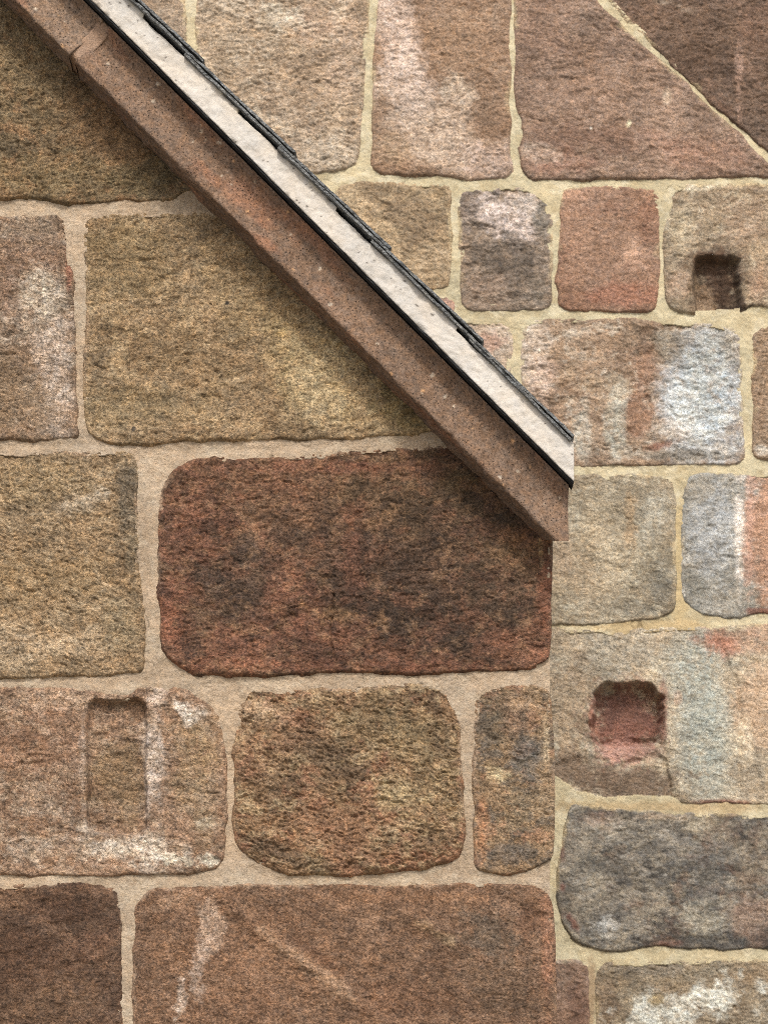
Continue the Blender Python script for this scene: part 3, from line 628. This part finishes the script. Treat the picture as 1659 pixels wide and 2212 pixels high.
B([(1100, 1028), (1240, 1026), (1440, 1024), (1457, 1032), (1460, 1100), (1458, 1200), (1458, 1290), (1452, 1325), (1400, 1338), (1300, 1347), (1230, 1349), (1190, 1348), (1100, 1348)],
  (156, 136, 106), 34, [(1360, 1110, 16, 80, 0, (172, 130, 80), .6, .7, 30), (1300, 1120, 60, 60, 0, (170, 146, 110), .5), (1410, 1100, 40, 60, 0, (178, 170, 150), .6), (1250, 1250, 50, 60, 0, (166, 136, 100), .6), (1430, 1260, 26, 60, 0, (130, 122, 106), .7, .6), (1370, 1320, 80, 16, 0, (128, 118, 100), .6, .6), (1330, 1200, 60, 60, 0, (200, 178, 142), .5), (1215, 1180, 20, 60, 0, (160, 130, 98), .6)],
  rough=.75, label='buff block beside the cut end of the verge with faint rust streaks')
B([(1480, 1035), (1495, 1022), (1580, 1020), (2000, 1018), (2000, 1315), (1660, 1322), (1600, 1331), (1550, 1333), (1500, 1318), (1478, 1295), (1473, 1240), (1474, 1140)],
  (138, 134, 124), 35, [(1540, 1150, 60, 110, 0, (160, 164, 167), .8, .5), (1500, 1060, 40, 30, 0, (140, 130, 112), .6), (1500, 1270, 30, 40, 0, (112, 110, 100), .7, .6), (1596, 1130, 12, 130, 0, (226, 214, 202), .8, .6, 30), (1655, 1150, 45, 200, 0, (170, 124, 94), .95, .25, 40), (1615, 1200, 14, 110, 0, (184, 132, 106), .8, .6, 25), (1570, 1310, 30, 14, 0, (160, 156, 146), .7), (1620, 1080, 12, 60, 0, (190, 140, 116), .6), (1650, 1322, 40, 8, 0, (120, 66, 48), .8)],
  rough=.8, R=34, label='blue grey block turning red brown at its right side')
B([(1100, 1352), (1240, 1357), (1330, 1363), (1430, 1357), (1554, 1352), (2000, 1340), (2000, 1745), (1600, 1738), (1540, 1732), (1468, 1736), (1388, 1724), (1330, 1732), (1240, 1720), (1215, 1693), (1190, 1680), (1100, 1680)],
  (154, 132, 104), 36, [(1320, 1420, 150, 40, 0, (140, 126, 106), .6, .7), (1510, 1480, 74, 140, 0, (142, 140, 126), .9, .35), (1525, 1620, 66, 120, 0, (140, 139, 126), .95, .3), (1640, 1540, 60, 110, 0, (166, 128, 94), .8, .4), (1560, 1388, 56, 32, 10, (156, 98, 72), 1, .3, 40), (1640, 1380, 50, 30, 0, (176, 126, 94), .7, .5), (1580, 1370, 40, 12, 0, (128, 92, 68), .5), (1630, 1640, 36, 50, 0, (128, 112, 92), .6), (1610, 1600, 14, 60, 0, (206, 180, 144), .5),
   (1250, 1670, 90, 60, 0, (104, 78, 58), .9, .5), (1380, 1695, 100, 44, 0, (96, 72, 54), .9, .5), (1230, 1500, 60, 120, 0, (136, 108, 80), .7, .5), (1352, 1556, 92, 84, 0, (118, 68, 52), 1, .3, 30), (1350, 1530, 60, 40, 0, (96, 58, 46), .7, .5, 25), (1345, 1620, 60, 34, 0, (164, 112, 94), .85, .3, 30), (1465, 1510, 12, 16, 0, (176, 134, 104), .7), (1285, 1560, 14, 50, 0, (160, 96, 70), .6), (1432, 1550, 10, 70, 0, (118, 62, 48), .6), (1560, 1735, 60, 8, 0, (124, 68, 50), .8), (1220, 1560, 24, 80, 0, (150, 122, 92), .6)],
  [('box', 1356, 1548, 74, 70, 58, 48, 9, 11), ('step', [(1200, 1640), (1290, 1640), (1340, 1650), (1430, 1620), (1450, 1700), (1480, 1760), (1180, 1760)], 9, 8), ('step', [(1270, 1590), (1440, 1590), (1420, 1640), (1340, 1660), (1280, 1630)], 12, 10), ('line', [(1560, 1400), (1590, 1480), (1600, 1560), (1595, 1700)], 5, 5), ('line', [(1432, 1600), (1440, 1660), (1450, 1720)], 5, 6), ('line', [(1630, 1560), (1700, 1580)], 16, -5)],
  rough=.75, label='broad block with a deep reddish square socket hole')
B([(1237, 1735), (1292, 1744), (1378, 1750), (1453, 1757), (2000, 1765), (2000, 2055), (1453, 2050), (1408, 2042), (1358, 2056), (1300, 2054), (1252, 2040), (1228, 2010), (1210, 1980), (1203, 1909), (1206, 1850), (1214, 1805), (1227, 1763)],
  (124, 113, 96), 37, [(1350, 1800, 130, 30, 0, (166, 150, 124), .5, .8, 40), (1450, 1850, 120, 60, 0, (102, 96, 86), .6, .7), (1545, 1900, 50, 80, 0, (86, 84, 78), .6, .7), (1290, 1770, 50, 16, 0, (160, 128, 104), .6), (1420, 1765, 60, 10, 0, (178, 144, 106), .7), (1530, 1782, 50, 22, 0, (164, 144, 106), .8, .4), (1630, 1850, 50, 70, 0, (148, 122, 90), .6), (1640, 1990, 60, 60, 0, (140, 108, 84), .7), (1520, 1980, 50, 40, 0, (160, 148, 120), .6, .6), (1310, 2000, 24, 26, 0, (196, 190, 176), .7, .8, 25), (1214, 1920, 9, 14, 0, (132, 82, 64), .8), (1213, 1840, 8, 26, 0, (124, 84, 64), .7), (1236, 1990, 10, 30, -30, (124, 72, 54), .8), (1440, 2040, 40, 8, 0, (130, 82, 60), .7), (1270, 1900, 40, 60, 0, (150, 138, 116), .5)],
  rough=.9, label='long sooty grey block with its left edge flaking')
B([(1100, 2072), (1200, 2074), (1266, 2076), (1270, 2110), (1268, 2360), (1100, 2360)], (150, 116, 92), 38, [(1220, 2078, 50, 8, 0, (176, 164, 144), .7), (1250, 2180, 26, 50, 0, (110, 78, 62), .7), (1215, 2120, 20, 30, 0, (132, 110, 92), .6)])
B([(1287, 2080), (1400, 2076), (2000, 2070), (2000, 2360), (1284, 2360), (1288, 2200)],
  (152, 130, 102), 39, [(1400, 2095, 100, 16, 0, (134, 120, 104), .6), (1620, 2110, 60, 24, 0, (176, 142, 104), .6), (1310, 2160, 26, 70, 0, (128, 100, 76), .6), (1450, 2185, 150, 46, -18, (226, 222, 208), .85, .9, 34), (1560, 2145, 40, 40, 0, (226, 222, 208), .8, .9, 28), (1415, 2165, 20, 14, 0, (200, 164, 96), .5), (1370, 2120, 60, 20, 30, (104, 88, 70), .5), (1500, 2110, 50, 20, 0, (128, 112, 90), .5)],
  [('line', [(1310, 2120), (1360, 2170)], 10, 4)], label='block in the bottom right corner blotched with white lichen')
RW.mortar(rear, lambda u, v: (v < 2350) & (u < 1990) & (v > -130) & (u > 250), (178, 161, 122), 50, level=-1.0,
          stains=[(1277, 2150, 12, 90, 0, (130, 92, 62), 1, .1), (1225, 2000, 30, 200, 0, (190, 178, 142), .6), (1470, 1230, 20, 220, 0, (170, 138, 80), .9), (1390, 1355, 160, 16, 0, (168, 132, 74), .9), (1420, 1745, 260, 16, 0, (164, 130, 82), .9)])

# the same wall carried on to the right, out of the picture
RX = Wall(RY, 2004, 2720, -140, 2360, 0, 160, M_REAR, p=6.0)
xs = [(2014, 2290, 2700), (2014, 2440, 2700), (2014, 2230, 2700), (2014, 2390, 2700), (2014, 2260, 2700), (2014, 2480, 2700), (2014, 2300, 2700)]
vs_ = [(-136, 376), (394, 662), (690, 994), (1020, 1318), (1346, 1742), (1764, 2054), (2072, 2356)]
pal = [(150, 122, 96), (140, 108, 84), (158, 134, 104), (128, 108, 88), (164, 138, 110)]
for i, ((a, b, c_), (t0, t1)) in enumerate(zip(xs, vs_)):
    for j, (l, q) in enumerate(((a, b - 12), (b + 12, c_))):
        RX.stone([(l, t0 + 8), (l + 12, t0), (q - 12, t0), (q, t0 + 8), (q, t1 - 10), (q - 14, t1), (l + 14, t1), (l, t1 - 10)],
                 pal[(i*2 + j) % 5], 70 + i*2 + j, parent=rear)
RX.mortar(rear, lambda u, v: (v < 2350) & (u < 2710) & (v > -130), (190, 172, 132), 52, level=-1.0)

# stones of the gabled building's return wall, running back to the tall wall
rows = [(-0.335, 0.075 - 0.36), (-0.765, -0.375), (-1.23, -0.80), (-1.70, -1.27), (-2.2, -1.74)]
for i, (z0, z1) in enumerate(rows):
    ym = (0.78, 0.66, 0.84, 0.7, 0.8)[i]
    for j, (ya, yb) in enumerate(((0.325, ym - .012), (ym + .012, 1.25))):
        yy_, zz_ = np.meshgrid(np.arange(ya, yb + .004, .008)*1000, np.arange(z0, z1 + .004, .008)*1000)
        dd = np.minimum(np.minimum(yy_ - ya*1000, yb*1000 - yy_), np.minimum(zz_ - z0*1000, z1*1000 - zz_)) + fbm(yy_, zz_, 50, 3, i*3 + j)*3
        hx = sst(-2, 14, dd)*12 - 4 + fbm(yy_, zz_*1.4, 45, 4, i + 60 + j)*4*sst(0, 20, dd)
        V = np.stack([0.356 + hx/1000, yy_/1000, zz_/1000], -1).reshape(-1, 3)
        F_ = grid_faces(np.ones(yy_.shape, bool))[:, ::-1]
        o = make_mesh('stone_block', V, F_, M_STONE, None, stained(yy_, zz_, pal[(i + j*2) % 5], [], 90 + i*2 + j).reshape(-1, 3))
        keep(o, wall)
